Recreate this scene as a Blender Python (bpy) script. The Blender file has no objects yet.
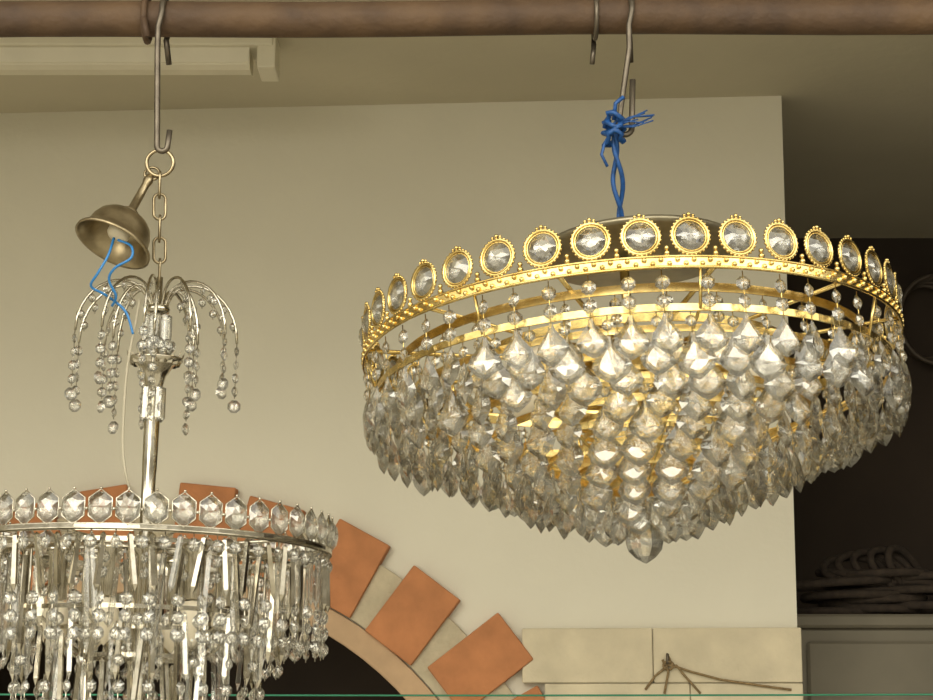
import bpy, math, random
from mathutils import Vector, Matrix, Euler
random.seed(7)
sc=bpy.context.scene
sc.view_settings.view_transform='Standard'
sc.view_settings.look='None'
PI=math.pi
# ---------------------------------------------------------------- camera
PITCH=math.radians(10.5); F=2000.0; CAMZ=1.5
cam_d=bpy.data.cameras.new('camera'); cam=bpy.data.objects.new('camera',cam_d)
sc.collection.objects.link(cam); sc.camera=cam
cam.location=(0,0,CAMZ); cam.rotation_euler=(PI/2+PITCH,0,0)
cam_d.sensor_width=36; cam_d.lens=F/933*36; cam_d.clip_start=.05
def ray(px,py):
    dx=(px-466.5)/F; dy=(350-py)/F
    return Vector((dx,math.cos(PITCH)-dy*math.sin(PITCH),math.sin(PITCH)+dy*math.cos(PITCH)))
def P(px,py,Y):
    d=ray(px,py); return Vector((0,0,CAMZ))+d*(Y/d.y)
# ---------------------------------------------------------------- materials
def newmat(name):
    m=bpy.data.materials.new(name); m.use_nodes=True
    nt=m.node_tree; b=nt.nodes['Principled BSDF']; return m,nt,b
def mat(name,col,rough=.6,metal=0,noise=0,nscale=8,bump=0,bscale=40,col2=None,trans=0):
    m,nt,b=newmat(name)
    b.inputs['Base Color'].default_value=(*col,1); b.inputs['Roughness'].default_value=rough
    b.inputs['Metallic'].default_value=metal; b.inputs['Transmission Weight'].default_value=trans
    tc=nt.nodes.new('ShaderNodeTexCoord')
    if noise or col2:
        n=nt.nodes.new('ShaderNodeTexNoise'); n.inputs['Scale'].default_value=nscale; n.inputs['Detail'].default_value=6
        nt.links.new(tc.outputs['Object'],n.inputs['Vector'])
        r=nt.nodes.new('ShaderNodeValToRGB'); r.color_ramp.elements[0].position=.3; r.color_ramp.elements[1].position=.7
        c2=col2 if col2 else tuple(c*(1-noise) for c in col)
        r.color_ramp.elements[0].color=(*c2,1); r.color_ramp.elements[1].color=(*col,1)
        nt.links.new(n.outputs['Fac'],r.inputs['Fac']); nt.links.new(r.outputs['Color'],b.inputs['Base Color'])
    if bump:
        n=nt.nodes.new('ShaderNodeTexNoise'); n.inputs['Scale'].default_value=bscale; n.inputs['Detail'].default_value=5
        nt.links.new(tc.outputs['Object'],n.inputs['Vector'])
        bp=nt.nodes.new('ShaderNodeBump'); bp.inputs['Strength'].default_value=bump; bp.inputs['Distance'].default_value=.01
        nt.links.new(n.outputs['Fac'],bp.inputs['Height']); nt.links.new(bp.outputs['Normal'],b.inputs['Normal'])
    return m
def crystal_mat(name,tint,transp=.36,gloss=.11):
    m=bpy.data.materials.new(name); m.use_nodes=True; nt=m.node_tree
    for n in list(nt.nodes): nt.nodes.remove(n)
    out=nt.nodes.new('ShaderNodeOutputMaterial')
    g=nt.nodes.new('ShaderNodeBsdfGlass'); g.inputs['IOR'].default_value=1.55; g.inputs['Roughness'].default_value=0; g.inputs['Color'].default_value=(*tint,1)
    t=nt.nodes.new('ShaderNodeBsdfTransparent'); t.inputs['Color'].default_value=(*tint,1)
    gl=nt.nodes.new('ShaderNodeBsdfGlossy'); gl.inputs['Roughness'].default_value=.015; gl.inputs['Color'].default_value=(1,1,.97,1)
    m1=nt.nodes.new('ShaderNodeMixShader'); m1.inputs[0].default_value=transp
    nt.links.new(g.outputs[0],m1.inputs[1]); nt.links.new(t.outputs[0],m1.inputs[2])
    m2=nt.nodes.new('ShaderNodeMixShader'); m2.inputs[0].default_value=gloss
    nt.links.new(m1.outputs[0],m2.inputs[1]); nt.links.new(gl.outputs[0],m2.inputs[2])
    nt.links.new(m2.outputs[0],out.inputs['Surface'])
    return m
M_wall=mat('plaster_cream',(.70,.665,.545),.9,noise=.06,nscale=3,bump=.12,bscale=30)
M_ceil=mat('ceiling_paint',(.55,.50,.37),.9,noise=.12,nscale=2.5,bump=.1)
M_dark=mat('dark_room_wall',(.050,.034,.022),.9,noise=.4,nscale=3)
M_floor=mat('concrete_floor',(.46,.43,.35),.9,noise=.3,nscale=2)
M_terra=mat('terracotta',(.50,.205,.08),.85,noise=.25,nscale=22,bump=.2,bscale=80)
M_mortar=mat('mortar',(.52,.45,.31),.95,noise=.2,nscale=30,bump=.4,bscale=90)
M_stone=mat('limestone',(.66,.58,.41),.9,noise=.20,nscale=14,bump=.25,bscale=60)
M_gold=mat('gilt_brass',(.90,.71,.31),.25,1,col2=(.60,.42,.13),nscale=45)
M_silver=mat('nickel',(.72,.68,.58),.16,1,col2=(.42,.38,.29),nscale=50)
M_steel=mat('dull_steel',(.20,.17,.13),.45,.8,noise=.4,nscale=60)
M_plate=mat('plated_tin',(.36,.32,.22),.4,.85,noise=.3,nscale=30)
M_rust=mat('rusty_paint',(.13,.075,.035),.7,.0,col2=(.06,.034,.019),nscale=14,bump=.35,bscale=50)
M_crys=crystal_mat('lead_crystal',(1,1,.99))
M_blue=mat('blue_nylon',(.015,.10,.34),.5,noise=.5,nscale=200)
M_green=mat('green_twine',(.03,.22,.12),.6)
M_jute=mat('jute_twine',(.30,.21,.10),.9,noise=.4,nscale=200)
M_cream=mat('cream_enamel',(.72,.67,.52),.4,noise=.1,nscale=12)
M_cable=mat('grey_cable',(.42,.38,.28),.5)
M_black=mat('dark_rope',(.06,.042,.028),.9,noise=.5,nscale=60)
M_cab=mat('grey_cabinet',(.22,.195,.14),.7,noise=.2,nscale=6)
M_bulb=mat('frosted_bulb',(.8,.72,.55),.3)
# ---------------------------------------------------------------- mesh builder
class B:
    def __init__(s): s.v=[];s.f=[];s.m=[];s.s=[]
    def add(s,vs,fs,M=None,mi=0,smooth=False):
        o=len(s.v)
        s.v+= [tuple(M@Vector(v)) if M is not None else tuple(v) for v in vs]
        for f in fs: s.f.append([i+o for i in f]); s.m.append(mi); s.s.append(smooth)
    def make(s,name,mats,parent=None,loc=None,mw=None):
        me=bpy.data.meshes.new(name); me.from_pydata(s.v,[],s.f)
        for m in mats: me.materials.append(m)
        me.polygons.foreach_set('material_index',s.m); me.polygons.foreach_set('use_smooth',s.s); me.update()
        ob=bpy.data.objects.new(name,me); sc.collection.objects.link(ob)
        if parent: ob.parent=parent
        if mw is not None: ob.matrix_world=mw
        if loc is not None: ob.location=loc
        return ob
def tube(b,pts,r,seg=8,closed=False,M=None,mi=0,cap=True):
    pts=[Vector(p) for p in pts]; n=len(pts)
    rs=r if isinstance(r,(list,tuple)) else [r]*n
    T=[]
    for i in range(n):
        if closed: t=pts[(i+1)%n]-pts[i-1]
        else: t=pts[min(i+1,n-1)]-pts[max(i-1,0)]
        T.append(t.normalized())
    a=Vector((0,0,1)) if abs(T[0].z)<.9 else Vector((1,0,0))
    N=(a-T[0]*a.dot(T[0])).normalized()
    vs=[];fs=[]
    for i in range(n):
        N=(N-T[i]*N.dot(T[i])).normalized(); Bn=T[i].cross(N)
        for k in range(seg):
            an=2*PI*k/seg; vs.append(pts[i]+(N*math.cos(an)+Bn*math.sin(an))*rs[i])
    for i in range(n if closed else n-1):
        j=(i+1)%n
        for k in range(seg):
            l=(k+1)%seg; fs.append([i*seg+k,i*seg+l,j*seg+l,j*seg+k])
    if cap and not closed:
        fs.append(list(range(seg))[::-1]); fs.append([(n-1)*seg+k for k in range(seg)])
    b.add(vs,fs,M,mi,True)
def circ(c,r,n=24,ax='z',ry=None):
    ry=ry or r; o=[]
    for k in range(n):
        a=2*PI*k/n; x=r*math.cos(a); y=ry*math.sin(a)
        o.append(Vector(c)+ (Vector((x,y,0)) if ax=='z' else Vector((0,x,y)) if ax=='x' else Vector((x,0,y))))
    return o
def lathe(b,prof,seg=24,M=None,mi=0,smooth=True,closed=False):
    vs=[];fs=[];n=len(prof)
    for r,z in prof:
        for k in range(seg):
            a=2*PI*k/seg; vs.append((r*math.cos(a),r*math.sin(a),z))
    for i in range(n if closed else n-1):
        j=(i+1)%n
        for k in range(seg):
            l=(k+1)%seg; fs.append([i*seg+k,i*seg+l,j*seg+l,j*seg+k])
    b.add(vs,fs,M,mi,smooth)
def band(b,r,z0,z1,t=.0015,seg=96,mi=0):
    lathe(b,[(r-t,z0),(r+t,z0),(r+t,z1),(r-t,z1)],seg,None,mi,False,True)
def ball(b,c,r,M=None,mi=0,s=8,h=5,sm=True):
    vs=[(c[0],c[1],c[2]+r)]; fs=[]
    for i in range(1,h):
        t=PI*i/h
        for k in range(s):
            a=2*PI*k/s; vs.append((c[0]+r*math.sin(t)*math.cos(a),c[1]+r*math.sin(t)*math.sin(a),c[2]+r*math.cos(t)))
    vs.append((c[0],c[1],c[2]-r)); L=len(vs)-1
    for k in range(s):
        l=(k+1)%s; fs.append([0,1+k,1+l]); fs.append([L,1+(h-2)*s+l,1+(h-2)*s+k])
        for i in range(h-2): fs.append([1+i*s+k,1+(i+1)*s+k,1+(i+1)*s+l,1+i*s+l])
    b.add(vs,fs,M,mi,sm)
def box(b,lo,hi,M=None,mi=0):
    x0,y0,z0=lo;x1,y1,z1=hi
    vs=[(x0,y0,z0),(x1,y0,z0),(x1,y1,z0),(x0,y1,z0),(x0,y0,z1),(x1,y0,z1),(x1,y1,z1),(x0,y1,z1)]
    b.add(vs,[[0,3,2,1],[4,5,6,7],[0,1,5,4],[1,2,6,5],[2,3,7,6],[3,0,4,7]],M,mi)
def gem(outline,cz,depth,k=.55,apex=1.3):
    n=len(outline); vs=[(x,0,z) for x,z in outline]
    mids=[((outline[i][0]+outline[(i+1)%n][0])/2*k,(((outline[i][1]+outline[(i+1)%n][1])/2)-cz)*k+cz) for i in range(n)]
    vs+=[(x,-depth,z) for x,z in mids]; vs+=[(x,depth,z) for x,z in mids]
    vs+=[(0,-depth*apex,cz),(0,depth*apex,cz)]; fs=[]
    for i in range(n):
        j=(i+1)%n; h=(i-1)%n
        fs.append([i,j,n+i]); fs.append([i,n+i,n+h]); fs.append([n+i,n+j,3*n])
        fs.append([j,i,2*n+i]); fs.append([i,2*n+h,2*n+i]); fs.append([2*n+j,2*n+i,3*n+1])
    return vs,fs
half=[(.04,-.03),(.09,-.17),(.20,-.32),(.33,-.48),(.385,-.63),(.32,-.78),(.16,-.91)]
PEND=gem([(0,-1.0)]+[(x,z) for x,z in half[::-1]]+[(-x,z) for x,z in half],-.61,.10,.62,1.3)
OCT=gem([(math.cos(2*PI*(k+.5)/8),math.sin(2*PI*(k+.5)/8)) for k in range(8)],0,.42)
DISC=gem([(math.cos(2*PI*k/10),math.sin(2*PI*k/10)) for k in range(10)],0,.3)
def rodgem(r,L,n=6):
    vs=[(0,0,0)]; 
    for z,rr in ((-.05*L,r),(-.88*L,r*1.1)):
        for k in range(n): vs.append((rr*math.cos(2*PI*k/n),rr*math.sin(2*PI*k/n),z))
    vs.append((0,0,-L)); fs=[]
    for k in range(n):
        l=(k+1)%n; fs+= [[0,1+k,1+l],[1+k,1+n+k,1+n+l,1+l],[2*n+1,1+n+l,1+n+k]]
    return vs,fs
def place(p,yaw,s,tilt=0):
    return Matrix.Translation(p)@Matrix.Rotation(yaw,4,'Z')@Matrix.Rotation(tilt,4,'Y')@Matrix.Diagonal((s,s,s,1))
def hang(cb,wb,p,yaw,beads,L,jit=.5,br=.008,pend=PEND,w=1.0):
    z=p.z; top=z
    for k in range(beads):
        z-=br+.0035
        cb.add(*OCT,place(Vector((p.x,p.y,z)),yaw+random.uniform(-jit,jit),br)); z-=br
    if L:
        z-=.004
        M=place(Vector((p.x,p.y,z)),yaw+random.uniform(-jit,jit),L,random.uniform(-.08,.08))@Matrix.Rotation(random.uniform(-.10,.10),4,'X')@Matrix.Diagonal((w,1,1,1))
        cb.add(*pend,M); 
    tube(wb,[(p.x,p.y,top+.002),(p.x,p.y,z-.002)],.0006,4)
    return z-L
def empty(name,loc,rot=(0,0,0)):
    e=bpy.data.objects.new(name,None); e.empty_display_size=.1; sc.collection.objects.link(e)
    e.location=loc; e.rotation_euler=rot; return e
# ---------------------------------------------------------------- room
CEIL=2.780; A=math.radians(4.2)
c0=P(789,350,4.0)
WM=Matrix.Translation((c0.x,4.0,0))@Matrix.Rotation(-A,4,'Z'); WI=WM.inverted()
def PW(px,py):
    n=WM.to_3x3()@Vector((0,1,0)); o=WM.translation; d=ray(px,py); c=Vector((0,0,CAMZ))
    t=(o-c).dot(n)/d.dot(n); q=WI@(c+d*t); return q.x,q.z
ccu,ccz=PW(154,935)
S=(PW(500,500)[0]-PW(400,500)[0])/100
Rin=332*S
pts=[(-3.25,0)]
pts+=[(ccu-Rin,0)]
for k in range(0,49):
    a=PI-PI*k/48; pts.append((ccu+Rin*math.cos(a),ccz+Rin*math.sin(a)))
pts+=[(ccu+Rin,0),(0,0),(0,CEIL),(-3.25,CEIL)]
b=B(); n=len(pts)
T=.16
b.add([(x,0,z) for x,z in pts]+[(x,T,z) for x,z in pts],[list(range(n)),list(range(n,2*n))[::-1]]+[[i,n+i,n+(i+1)%n,(i+1)%n] for i in range(n)])
wb=b.make('wall_back',[M_wall],mw=WM)
b=B(); box(b,(-9,-12,-.1),(9,5.6,0)); b.make('floor',[M_floor])
b=B(); box(b,(-2.75,2.0,CEIL),(2.1,5.4,CEIL+.15)); b.make('ceiling',[M_ceil])
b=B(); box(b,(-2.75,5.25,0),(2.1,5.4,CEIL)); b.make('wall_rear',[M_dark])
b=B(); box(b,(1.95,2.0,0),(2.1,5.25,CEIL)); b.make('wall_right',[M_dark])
b=B(); box(b,(-2.75,2.0,0),(-2.6,5.25,CEIL)); b.make('wall_left',[M_wall])
# ---------------------------------------------------------------- arch
b=B()
def sector(b,a0,a1,r0,r1,y0,y1,mi,n=4):
    vs=[];fs=[]
    for k in range(n+1):
        a=a0+(a1-a0)*k/n
        for r,y in ((r0,y0),(r1,y0),(r1,y1),(r0,y1)):
            vs.append((ccu+r*math.cos(a),y,ccz+r*math.sin(a)))
    for k in range(n):
        for q in range(4):
            p=(q+1)%4; fs.append([k*4+q,k*4+p,(k+1)*4+p,(k+1)*4+q])
    fs.append([0,1,2,3]); fs.append([n*4+3,n*4+2,n*4+1,n*4]); b.add(vs,fs,None,mi)
sector(b,0,PI,Rin,356*S,-.022,-.0005,1,48)
sector(b,0,PI,357*S,418*S,-.020,-.0005,0,48)
for deg,dr,tw in ((8,0,0),(18.5,2,0),(28.8,4,0),(39.2,16,.03),(50.6,-2,-.04),(62.4,0,.02),(74.5,-5,0),(84.0,0,.0),(98.5,0,0),(109,0,0),(120,0,0),(131,0,0),(142,0,0),(153,0,0),(164,0,0)):
    a=math.radians(deg)
    w=28.5*S; ro=(438+dr)*S; ri=(357+dr*.6)*S
    M=Matrix.Translation((ccu,0,ccz))@Matrix.Rotation(-(a-PI/2),4,'Y')@Matrix.Translation((0,0,400*S))@Matrix.Rotation(tw,4,'Y')@Matrix.Translation((0,0,-400*S))
    box(b,(-w,-.034,ri),(w,-.0005,ro),M,2)
arch=b.make('brick_arch',[M_mortar,mat('arch_plaster',(.50,.34,.20),.9,noise=.2,nscale=18),M_terra],mw=WM)
bv=arch.modifiers.new('bevel','BEVEL'); bv.width=.003; bv.segments=2; bv.limit_method='ANGLE'
# stone course
b=B()
uL,vT=PW(522,629); uR,_=PW(800,629); _,vB=PW(650,683)
h=vT-vB; g=.0012
rows=[(vT-h,vT,[0,.47,1]),(vT-2*h,vT-h-g,[.08,.6,1]),(vT-3*h,vT-2*h-g,[.2,.5,1])]
for z0,z1,cs in rows:
    for i in range(len(cs)-1):
        x0=uL+(uR-uL)*cs[i]+g; x1=uL+(uR-uL)*cs[i+1]
        box(b,(x0,-.028,z0),(x1,-.0005,z1))
box(b,(uL+.5*(uR-uL),-.02,0),(uR-.01,-.0005,vT-3*h-.003))
st=b.make('stone_course',[M_stone],mw=WM)
bv=st.modifiers.new('bevel','BEVEL'); bv.width=.0025; bv.segments=2
# ---------------------------------------------------------------- pipe
pc=P(466,18,2.4)
b=B(); N=40; pp=[]
for k in range(N+1):
    x=-2.6+4.55*k/N; pp.append((x,2.4,pc.z+.005*(x)+.0015*math.sin(x*9)))
tube(b,pp,.0225,20)
pipe=b.make('rusty_pipe',[M_rust])
PR=.0225
def wrapped_hook(name,pxx,pybot,lean,side,r,up):
    b=B(); x=P(pxx,20,2.4).x; zc=pc.z+.005*x
    arc=[]
    for k in range(11):
        a=math.radians(-60)+math.radians(240)*k/10
        arc.append(Vector((x+.004*side,2.4+(PR+.004)*math.cos(a),zc+(PR+.004)*math.sin(a))))
    bot=P(pxx+lean,pybot,2.372)
    path=[Vector((x+.006*side,2.4+.028,zc-.05))]+arc+[Vector((x,2.372,zc-.02)),Vector((x,2.372,zc-.05))]
    a0=path[-1]
    for k in range(1,6): path.append(a0.lerp(bot,k/5))
    for k in range(1,10):
        a=PI+PI*k/9
        path.append(bot+Vector((r*side+r*side*math.cos(a),.0,-r*abs(math.sin(a)))))
    path.append(path[-1]+Vector((.002*side,0,up)))
    tube(b,path,.0038,8)
    return b.make(name,[M_steel]),bot
h1,b1=wrapped_hook('wire_hook',162,146,-5,1,.0065,.020)
h2,b2=wrapped_hook('wire_hook.001',627,128,-9,1,.0085,.062)
b=B(); x=P(147,20,2.4).x; tube(b,circ((x,2.4,pc.z+.005*x),.027,24,'x',.028),.004,8,True)
tube(b,[(x,2.373,pc.z-.01),(x+.006,2.37,pc.z-.035)],.004,8)
b.make('pipe_strap',[M_rust],pipe)
b=B(); q=P(594,40,2.4); tube(b,[q+Vector((.002,.02,.035)),q+Vector((.001,.026,.0)),P(594,44,2.42),P(592,64,2.42)],.0032,8); 
tube(b,circ((q.x+.002,2.4,pc.z),.0262,20,'x'),.003,8,True)
b.make('wire_stub',[M_steel],pipe)
# ---------------------------------------------------------------- batten light
b=B(); L0=-2.3; YB=-.04; x1=P(277,70,3.64).x
box(b,(L0,3.64+YB,CEIL-.028),(x1-.005,3.74+YB,CEIL-.0005),None,0)
vs=[];Pn=[(3.655+YB,CEIL-.028),(3.66+YB,CEIL-.058),(3.675+YB,CEIL-.066),(3.705+YB,CEIL-.066),(3.72+YB,CEIL-.058),(3.725+YB,CEIL-.028)]
for x in (L0+.02,x1-.05): vs+=[(x,y,z) for y,z in Pn]
b.add(vs,[[i,i+1,i+7,i+6] for i in range(5)]+[[0,1,2,3,4,5],[11,10,9,8,7,6]],None,0)
box(b,(x1-.035,3.645+YB,CEIL-.070),(x1,3.735+YB,CEIL-.001),None,0)
o=b.make('fluorescent_batten',[M_cream]); bv=o.modifiers.new('bevel','BEVEL'); bv.width=.003; bv.segments=2
# ---------------------------------------------------------------- GOLD CHANDELIER
gc=P(629,333,2.4); GROT=(math.radians(-6.6),math.radians(-2.7),0)
G=empty('gold_crystal_chandelier',gc,GROT)
RR=.324; ND=38; ph=.30*2*PI/ND
gb=B(); cb=B(); wr=B()
tube(gb,circ((0,0,-.018),RR+.001,120),.0016,6,True)
tube(gb,circ((0,0,-.030),RR+.001,120),.0020,6,True)
band(gb,RR,-.030,-.018,.001,120)
for k in range(ND*6):
    a=2*PI*k/(ND*6); ball(gb,((RR+.0015)*math.cos(a),(RR+.0015)*math.sin(a),-.024+.0022*(-1)**k),.0030,s=6,h=4)
for k in range(ND):
    a=2*PI*k/ND+ph; M=Matrix.Rotation(a,4,'Z')@Matrix.Translation((RR,0,.0055))@Matrix.Rotation(PI/2,4,'Z')
    tube(gb,circ((0,0,0),.0200,26,'y'),.0020,6,True,M)
    tube(gb,circ((0,0,0),.0172,24,'y'),.0011,5,True,M)
    for q in range(28):
        t=2*PI*q/28; ball(gb,(.0214*math.cos(t),0,.0214*math.sin(t)),.0018,M,s=5,h=4)
    for dx,dz,r in ((0,.0245,.0026),(-.0048,.0232,.002),(.0048,.0232,.002)): ball(gb,(dx,0,dz),r,M,s=6,h=4)
    M2=Matrix.Rotation(a+PI/ND,4,'Z')@Matrix.Translation((RR,0,0))
    for z,r in ((-.014,.0036),(-.008,.003)): ball(gb,(0,0,z),r,M2,s=6,h=4)
    cb.add(*DISC,M@Matrix.Diagonal((.0164,.0160,.0164,1)))
tiers=[(.322,-.032,48,2,.048),(.312,-.074,44,1,.052),(.278,-.086,40,1,.052),(.244,-.102,35,1,.052),(.210,-.118,30,1,.052),
       (.176,-.134,26,1,.052),(.142,-.150,21,1,.052),(.108,-.166,16,1,.050),(.074,-.181,11,1,.048),(.040,-.196,6,1,.038)]
for i,(r,z,nn,bd,L) in enumerate(tiers):
    if i>0: band(gb,r,z-.001,z+.007,.0012,80)
    off=random.random()
    for k in range(nn):
        a=2*PI*(k+off+random.uniform(-.12,.12))/nn
        hang(cb,wr,Vector((r*math.cos(a),r*math.sin(a),z-.002)),a+PI/2,bd,L*random.uniform(.92,1.08),.35,.0085 if i==0 else .0068,w=1.0)
band(gb,.285,-.044,-.034,.0012,96); band(gb,.20,-.05,-.040,.0012,80)
for k in range(32):
    a=2*PI*(k+.3)/32; hang(cb,wr,Vector((.285*math.cos(a),.285*math.sin(a),-.044)),a+PI/2,2,.044,.5,.007)
for k in range(12):
    a=2*PI*(k+.4)/12; d=Vector((math.cos(a),math.sin(a),0))
    tube(gb,[d*.03+Vector((0,0,-.03)),d*.17+Vector((0,0,-.034)),d*RR+Vector((0,0,-.028))],.0028,6)
for k in range(8):
    a=2*PI*(k+.2)/8; d=Vector((math.cos(a),math.sin(a),0))
    tube(gb,[d*(r-.002)+Vector((0,0,z+.002)) for r,z,_,_,_ in tiers[1:]],.002,5)
    tube(gb,[d*.312+Vector((0,0,-.073)),d*RR+Vector((0,0,-.03))],.002,5)
lathe(gb,[(.0,-.02),(.03,-.02),(.035,-.03),(.03,-.045),(.012,-.055),(.010,-.195),(.004,-.21),(0,-.225)],20)
tube(gb,[(0,0,-.02),(0,0,.110)],.006,10)
for k in range(8):
    a=2*PI*(k+.1)/8; d=Vector((math.cos(a),math.sin(a),0))
    p0=d*.05+Vector((0,0,-.035)); p1=d*.12+Vector((0,0,-.050)); p2=d*.20+Vector((0,0,-.068))
    tube(gb,[p0,p1],.010,10)
    tube(gb,[p1,p1.lerp(p2,.3),p1.lerp(p2,.7),p2],[.010,.016,.013,.002],10,mi=1)
for k in range(9):
    band(gb,.12-.011*k,-.065-.014*k,-.059-.014*k,.0012,48)
pb=B(); lathe(pb,[(.0,.098),(.120,.098),(.125,.101),(.125,.106),(.120,.105),(0,.105)],48,Matrix.Translation((.018,0,0)))
pb.make('top_plate',[M_plate],G)
gb.make('gilt_frame',[M_gold,M_bulb],G)
fin=[(0,0),(.005,-.002),(.005,-.005),(.010,-.009),(.010,-.014),(.005,-.018),(.012,-.022),(.020,-.031),(.0225,-.041),(.020,-.051),(.012,-.060),(.004,-.065),(0,-.067)]
lathe(cb,[(max(r,.0002),z-.219) for r,z in fin],10,None,0,False)
cb.make('crystal_drops',[M_crys],G); wr.make('hanging_pins',[M_gold],G)
# ---------------------------------------------------------------- blue rope
b=B()
plate=gc+Euler(GROT).to_matrix()@Vector((0,0,.115))
kn=P(614,128,2.362)
for s in (-1,1):
    pts=[]
    for k in range(26):
        t=k/25; p=kn.lerp(plate,t); a=t*10+s*PI/2
        pts.append(p+Vector((.004*math.cos(a)+s*.002,.004*math.sin(a),0)))
    tube(b,pts,.0030,7)
kp=[]
for k in range(60):
    t=k/59; a=t*2*PI*4.3; kp.append(kn+Vector((.010*math.cos(a)*(1+.4*math.sin(5*a)),.012*math.sin(a),-.018+.034*t+.006*math.sin(a*1.7))))
tube(b,kp,.0030,6)
tube(b,[kn,kn+Vector((-.012,0,-.02)),kn+Vector((-.016,-.004,-.035)),kn+Vector((-.009,-.004,-.05))],.002,6)
tube(b,[kn+Vector((0,0,.01)),kn+Vector((.002,-.005,.03)),kn+Vector((.012,-.006,.038))],.0026,6)
for k in range(12):
    e=P(638+random.uniform(0,19),110+random.uniform(0,18),2.355+random.uniform(-.01,.01))
    m=kn.lerp(e,.5)+Vector((0,0,random.uniform(-.004,.008)))
    tube(b,[kn,m,e],.0009,4)
b.make('blue_rope',[M_blue])
# ---------------------------------------------------------------- SILVER CHANDELIER
scn=P(146,532,2.4); SROT=(math.radians(-1.5),math.radians(1.2),0)
Sv=empty('silver_crystal_chandelier',scn,SROT)
SR=Euler(SROT).to_matrix()
sb=B(); cb=B(); wr=B(); R2=.223; N2=46
for z in (-.017,-.022): tube(sb,circ((0,0,z),R2,96),.0010,6,True)
band(sb,R2,-.022,-.017,.0006,96)
for k in range(N2):
    a=2*PI*k/N2; M=Matrix.Rotation(a,4,'Z')@Matrix.Translation((R2,0,.001))@Matrix.Rotation(PI/2,4,'Z')
    hexo=[(.0150*math.cos(PI/2+PI/3*q),0,.0195*math.sin(PI/2+PI/3*q)) for q in range(6)]
    tube(sb,hexo,.0009,5,True,M)
    cb.add(*OCT,M@Matrix.Diagonal((.0150,.0150,.0180,1)))
    ball(sb,(0,0,.0205),.0018,M,s=6,h=4); ball(sb,(.0152,0,-.002),.0020,M,s=6,h=4)
ROD=rodgem(.0036,1,4)
def rod(bd,p,L,r,yaw=0,tx=0,mi=0):
    M=Matrix.Translation(p)@Matrix.Rotation(yaw,4,'Z')@Matrix.Rotation(tx,4,'Y')@Matrix.Diagonal((r/.0036,r/.0036,L,1))
    bd.add(*ROD,M,mi)
def tier(r,z,n,L,beads,br,slant=.0,mix=.4,tail=0):
    band(sb,r,z-.002,z+.003,.0008,64)
    for k in range(n):
        a=2*PI*(k+.2*random.random())/n; p=Vector((r*math.cos(a),r*math.sin(a),z-.003))
        yw=a+PI/2
        bd=sb if random.random()<mix else cb
        rod(bd,p,L,.0034,yw+random.uniform(-.5,.5),random.choice((-1,1))*slant*random.uniform(.2,1))
        if tail:
            z2=z-L*.97; 
            q=Vector((r*math.cos(a),r*math.sin(a),z2)); hang(cb,wr,q,yw,tail,0,.8,br)
        if beads:
            a2=a+PI/n; q=Vector((r*math.cos(a2)*1.01,r*math.sin(a2)*1.01,z-.003)); hang(cb,wr,q,yw,beads,0,.8,br)
tier(.218,-.022,50,.066,1,.0078,.22,.5,3)
tier(.192,-.030,36,.095,0,.008,.14,.5,1)
tier(.166,-.034,24,.12,2,.007,.1,.5,1)
tier(.145,-.100,28,.080,1,.008,.1,.5,3)
tier(.105,-.12,18,.09,1,.008,.1,.5,2)
tier(.070,-.15,12,.09,1,.008,.1,.5,2)
for k in range(10):
    a=2*PI*k/10; d=Vector((math.cos(a),math.sin(a),0))
    tube(sb,[d*.01+Vector((0,0,-.02)),d*R2+Vector((0,0,-.021))],.002,5)
    tube(sb,[d*.145+Vector((0,0,-.022)),d*.145+Vector((0,0,-.095)),d*.075+Vector((0,0,-.15))],.002,5)
for k in range(6):
    a=2*PI*(k+.25)/6; M=Matrix.Translation((.10*math.cos(a),.10*math.sin(a),0))
    lathe(sb,[(0,-.02),(.015,-.02),(.016,-.03),(.012,-.034),(.012,-.085),(0,-.086)],14,M)
    lathe(sb,[(.0,-.086),(.011,-.088),(.017,-.105),(.012,-.13),(0,-.142)],14,M,1)
lathe(sb,[(0,-.24),(.012,-.235),(.02,-.22),(.010,-.20),(.0095,-.03),(.02,-.022),(.02,-.018),(.0085,-.012),(.0085,.07),(.0090,.075),(.0095,.12),(.0095,.162),(.0105,.176),(.014,.190),(.022,.203),(.034,.210),(.033,.213),(.018,.206),(.010,.206)],24)
for k in range(18):
    a=2*PI*k/18; M=Matrix.Rotation(a,4,'Z'); sb.add([(.026,-.005,.204),(.026,.005,.204),(.036,0,.221),(.030,0,.204)],[[0,1,2],[1,3,2],[3,0,2]],M)
for k in range(8):
    a=2*PI*k/8; rod(cb,Vector((.011*math.cos(a),.011*math.sin(a),.178)),.045,.0042,a)
tube(sb,[(0,0,.20),(0,0,.315)],.004,8)
lathe(sb,[(.004,.268),(.014,.270),(.015,.274),(.012,.280),(.004,.283)],16)
for k in range(9):
    a=2*PI*k/9; rod(cb,Vector((.014*math.cos(a),.014*math.sin(a),.268)),.052,.004,a)
for k in range(10):
    a=2*PI*k/10; cb.add(*OCT,place(Vector((.02*math.cos(a),.02*math.sin(a),.228)),a+PI/2,.008))
def arm(a,R,zp,ze,nb):
    d=Vector((math.cos(a),math.sin(a),0)); pts=[]
    p0=d*.010+Vector((0,0,.272)); p1=d*.012+Vector((0,0,zp+.03)); p2=d*R*.98+Vector((0,0,zp+.018)); p3=d*R+Vector((0,0,ze))
    for k in range(15):
        t=k/14; pts.append(p0*(1-t)**3+p1*3*t*(1-t)**2+p2*3*t*t*(1-t)+p3*t**3)
    tube(sb,pts,.0018,6)
    q=pts[-1]
    hang(cb,wr,q,a+PI/2,nb,0,.9,.0066)
    z=q.z-nb*(.0066*2+.0035)-.012; cb.add(*OCT,place(Vector((q.x,q.y,z)),a,.0085))
    for t in (8,10,12): hang(cb,wr,pts[t],a,1,0,.6,.0055)
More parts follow.
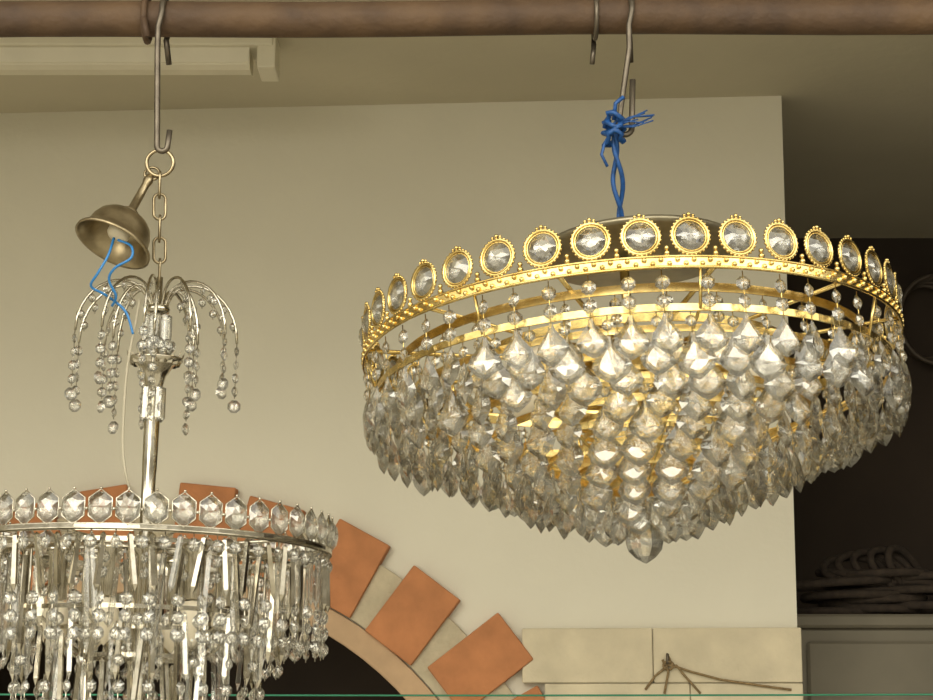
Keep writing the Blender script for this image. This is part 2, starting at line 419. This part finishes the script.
for k in range(11): arm(2*PI*(k+.25)/11,random.uniform(.096,.106),.297,random.uniform(.232,.247),random.choice((3,4,4,5)))
for k in range(6): arm(2*PI*(k+.6)/6,random.uniform(.045,.062),.291,random.uniform(.222,.239),random.choice((3,4,5)))
sb.make('nickel_frame',[M_silver,M_bulb],Sv); cb.make('crystal_drops.001',[M_crys],Sv); wr.make('hanging_pins.001',[M_silver],Sv)
def wparent(o): 
    bpy.context.view_layer.update(); o.parent=Sv; o.matrix_parent_inverse=Sv.matrix_world.inverted()
b=B()
lp=P(160,163,2.374); tube(b,circ(lp,.0165,28,'y'),.0024,8,True)
top=lp+Vector((0,0,-.014)); bot=Sv.location+SR@Vector((0,0,.308))
nl=5; ll=(top-bot).length/nl
for k in range(nl):
    c=top.lerp(bot,(k+.5)/nl); hl=ll/2+.0028
    rot=Matrix.Rotation((0.35 if k%2 else 1.75),4,'Z'); pts=[]
    for q in range(20):
        a=2*PI*q/20; x=.0075*math.cos(a); z=(hl-.0075)*(1 if math.sin(a)>0 else -1)+.0075*math.sin(a)
        pts.append(Vector((x,0,z)))
    tube(b,pts,.0019,6,True,Matrix.Translation(c)@rot)
M_tb=mat('tarnished_brass',(.46,.38,.24),.32,.9,col2=(.24,.19,.11),nscale=50)
o=b.make('chain',[M_tb]); wparent(o)
b=B()
ax=Vector((-.36,-.30,-.88)).normalized(); ap=P(130,213,2.36)
q=Vector((0,0,-1)).rotation_difference(ax).to_matrix().to_4x4(); M=Matrix.Translation(ap)@q
lathe(b,[(.0,.0),(.012,-.001),(.018,-.003),(.027,-.008),(.034,-.015),(.038,-.024),(.040,-.034),(.043,-.040),(.0485,-.045),(.049,-.049),(.046,-.048),(.040,-.040),(.036,-.032),(.032,-.021),(.024,-.013),(0,-.009)],36,M)
lathe(b,[(0,.060),(.005,.058),(.0065,.050),(.005,.044),(.0055,.006),(.010,.003),(.010,0)],14,M)
lathe(b,[(0,-.013),(.014,-.014),(.014,-.034),(.011,-.038),(0,-.038)],16,M,1)
tube(b,circ((0,0,.062),.009,18,'y'),.002,6,True,M)
o=b.make('canopy_cup',[M_tb,M_bulb]); wparent(o)
def wire(pl,r,Y=2.33):
    b=B(); ctrl=[P(x,y,Y+dy) for x,y,dy in pl]; pts=[]
    n=len(ctrl)
    for i in range(n-1):
        p0=ctrl[max(i-1,0)];p1=ctrl[i];p2=ctrl[i+1];p3=ctrl[min(i+2,n-1)]
        for k in range(6):
            t=k/6; pts.append(.5*((2*p1)+(p2-p0)*t+(2*p0-5*p1+4*p2-p3)*t*t+(3*p1-p0-3*p2+p3)*t**3))
    pts.append(ctrl[-1]); tube(b,pts,r,7); return b
M_bw=mat('blue_wire_pvc',(.03,.20,.50),.35)
for nm,pl in (('blue_wire_1',[(114,238,.0),(108,256,-.01),(98,273,-.01),(91,286,0),(104,294,.01),(117,303,.02),(127,314,.02),(133,334,.02)]),
              ('blue_wire_2',[(118,240,.0),(131,246,-.01),(131,258,-.015),(115,268,-.01),(109,280,0),(116,296,.01),(112,306,.02)])):
    o=wire(pl,.0016).make(nm,[M_bw]); wparent(o)
o=wire([(140,300,.05),(134,330,.03),(127,370,.03),(124,410,.03),(123,450,.03),(128,483,.03),(140,505,.05)],.0018).make('supply_cable',[M_cable]); wparent(o)
# ---------------------------------------------------------------- strings
b=B()
pl=P(270,693,3.3); pts=[]
for k in range(31):
    x=-2.6+4.55*k/30; pts.append((x,3.3,pl.z-.004*math.cos(x*1.2)))
tube(b,pts,.0016,6); b.make('green_string',[M_green])
b=B()
def WP(px,py,o=.05):
    u,v=PW(px,py); return WM@Vector((u,-o,v))
for pl in ([(668,657),(672,666),(690,672),(720,680),(760,686),(790,690)],[(668,666),(655,676),(645,690)],[(662,660),(668,672),(664,694)],[(664,666),(676,666),(684,676),(700,694)]):
    tube(b,[WP(x,y,.034) for x,y in pl],.0024,6)
tube(b,[WP(668+5*math.cos(a/3),666+4*math.sin(a/3),.036+.006*math.sin(a)) for a in range(20)],.0026,6)
tube(b,[WP(667,655,.030),WP(667,655,.04),WP(667,664,.042)],.003,8,mi=1)
b.make('jute_twine',[M_jute,M_steel])
# ---------------------------------------------------------------- things in the dark room
b=B(); z=P(850,614,4.5).z
box(b,(.70,4.5,z-.03),(1.75,4.95,z)); box(b,(.72,4.52,.08),(1.73,4.94,z-.03)); 
box(b,(.76,4.505,z-.75),(1.22,4.52,z-.06)); box(b,(1.25,4.505,z-.75),(1.70,4.52,z-.06)); box(b,(.76,4.54,0),(1.70,4.9,.08))
o=b.make('storage_cabinet',[M_cab]); bv=o.modifiers.new('bevel','BEVEL'); bv.width=.006
b=B()
for k in range(16):
    cx=.98+random.uniform(-.12,.14); r=random.uniform(.07,.13); zz=z+.012+.0060*k
    tl=random.uniform(-.12,.12); M=Matrix.Translation((cx,4.68+random.uniform(-.03,.03),zz))@Matrix.Rotation(tl*(k/16),4,'Y')@Matrix.Rotation(random.uniform(-.1,.1)*(k/16),4,'X')
    tube(b,circ((0,0,0),r,28,'z',r*.8),.010,7,True,M)
for k in range(5):
    M=Matrix.Translation((.90+.03*k,4.66,z+.11))@Matrix.Rotation(.7+.1*k,4,'X')@Matrix.Rotation(.2*k,4,'Y')
    tube(b,circ((0,0,0),.07,24,'z',.05),.009,7,True,M)
b.make('rope_coil',[M_black])
b=B()
for k in range(4):
    c=P(925+3*k,322,5.2); tube(b,circ((c.x,5.20-.012*k,c.z),.075+.008*k,28,'y',.10+.006*k),.006,6,True)
tube(b,[(P(925,280,5.24).x,5.248,P(925,284,5.24).z),(P(925,280,5.24).x,5.13,P(925,284,5.24).z)],.006,8)
b.make('cable_coil',[mat('dark_cable',(.085,.065,.045),.6)])
# ---------------------------------------------------------------- light
w=bpy.data.worlds.new('world'); sc.world=w; w.use_nodes=True; nt=w.node_tree
bg=nt.nodes['Background']; tc=nt.nodes.new('ShaderNodeTexCoord'); sp=nt.nodes.new('ShaderNodeSeparateXYZ')
nt.links.new(tc.outputs['Generated'],sp.inputs[0])
r=nt.nodes.new('ShaderNodeValToRGB'); el=r.color_ramp.elements
el[0].position=0; el[0].color=(.16,.14,.10,1); el[1].position=.9; el[1].color=(.9,.86,.75,1)
for p,c in ((.08,(.22,.20,.15,1)),(.20,(.30,.28,.22,1)),(.23,(1.2,1.14,.99,1)),(.36,(1.2,1.14,.99,1)),(.40,(3.2,3.05,2.65,1)),(.50,(3.2,3.05,2.65,1)),(.54,(.75,.71,.62,1))):
    e=el.new(p); e.color=c
ns=nt.nodes.new('ShaderNodeTexNoise'); ns.inputs['Scale'].default_value=6; ns.inputs['Detail'].default_value=4
mth=nt.nodes.new('ShaderNodeMath'); mth.operation='MULTIPLY_ADD'; mth.inputs[1].default_value=.5
nt.links.new(tc.outputs['Generated'],ns.inputs['Vector']); nt.links.new(ns.outputs['Fac'],mth.inputs[0])
sb2=nt.nodes.new('ShaderNodeMath'); sb2.operation='SUBTRACT'; sb2.inputs[1].default_value=.25
nt.links.new(sp.outputs['Z'],mth.inputs[2]); nt.links.new(mth.outputs[0],sb2.inputs[0]); nt.links.new(sb2.outputs[0],r.inputs['Fac'])
nt.links.new(r.outputs['Color'],bg.inputs['Color']); bg.inputs['Strength'].default_value=1.85
sd=bpy.data.lights.new('fill_sun','SUN'); sd.energy=1.2; sd.angle=math.radians(30); sd.color=(1,.94,.80)  # unseen soft sun, added to brighten the scene and give the crystals glints
so=bpy.data.objects.new('fill_sun',sd); sc.collection.objects.link(so); so.location=(-2,-3,4)
so.rotation_euler=Vector((.25,1,-.16)).to_track_quat('-Z','Y').to_euler()
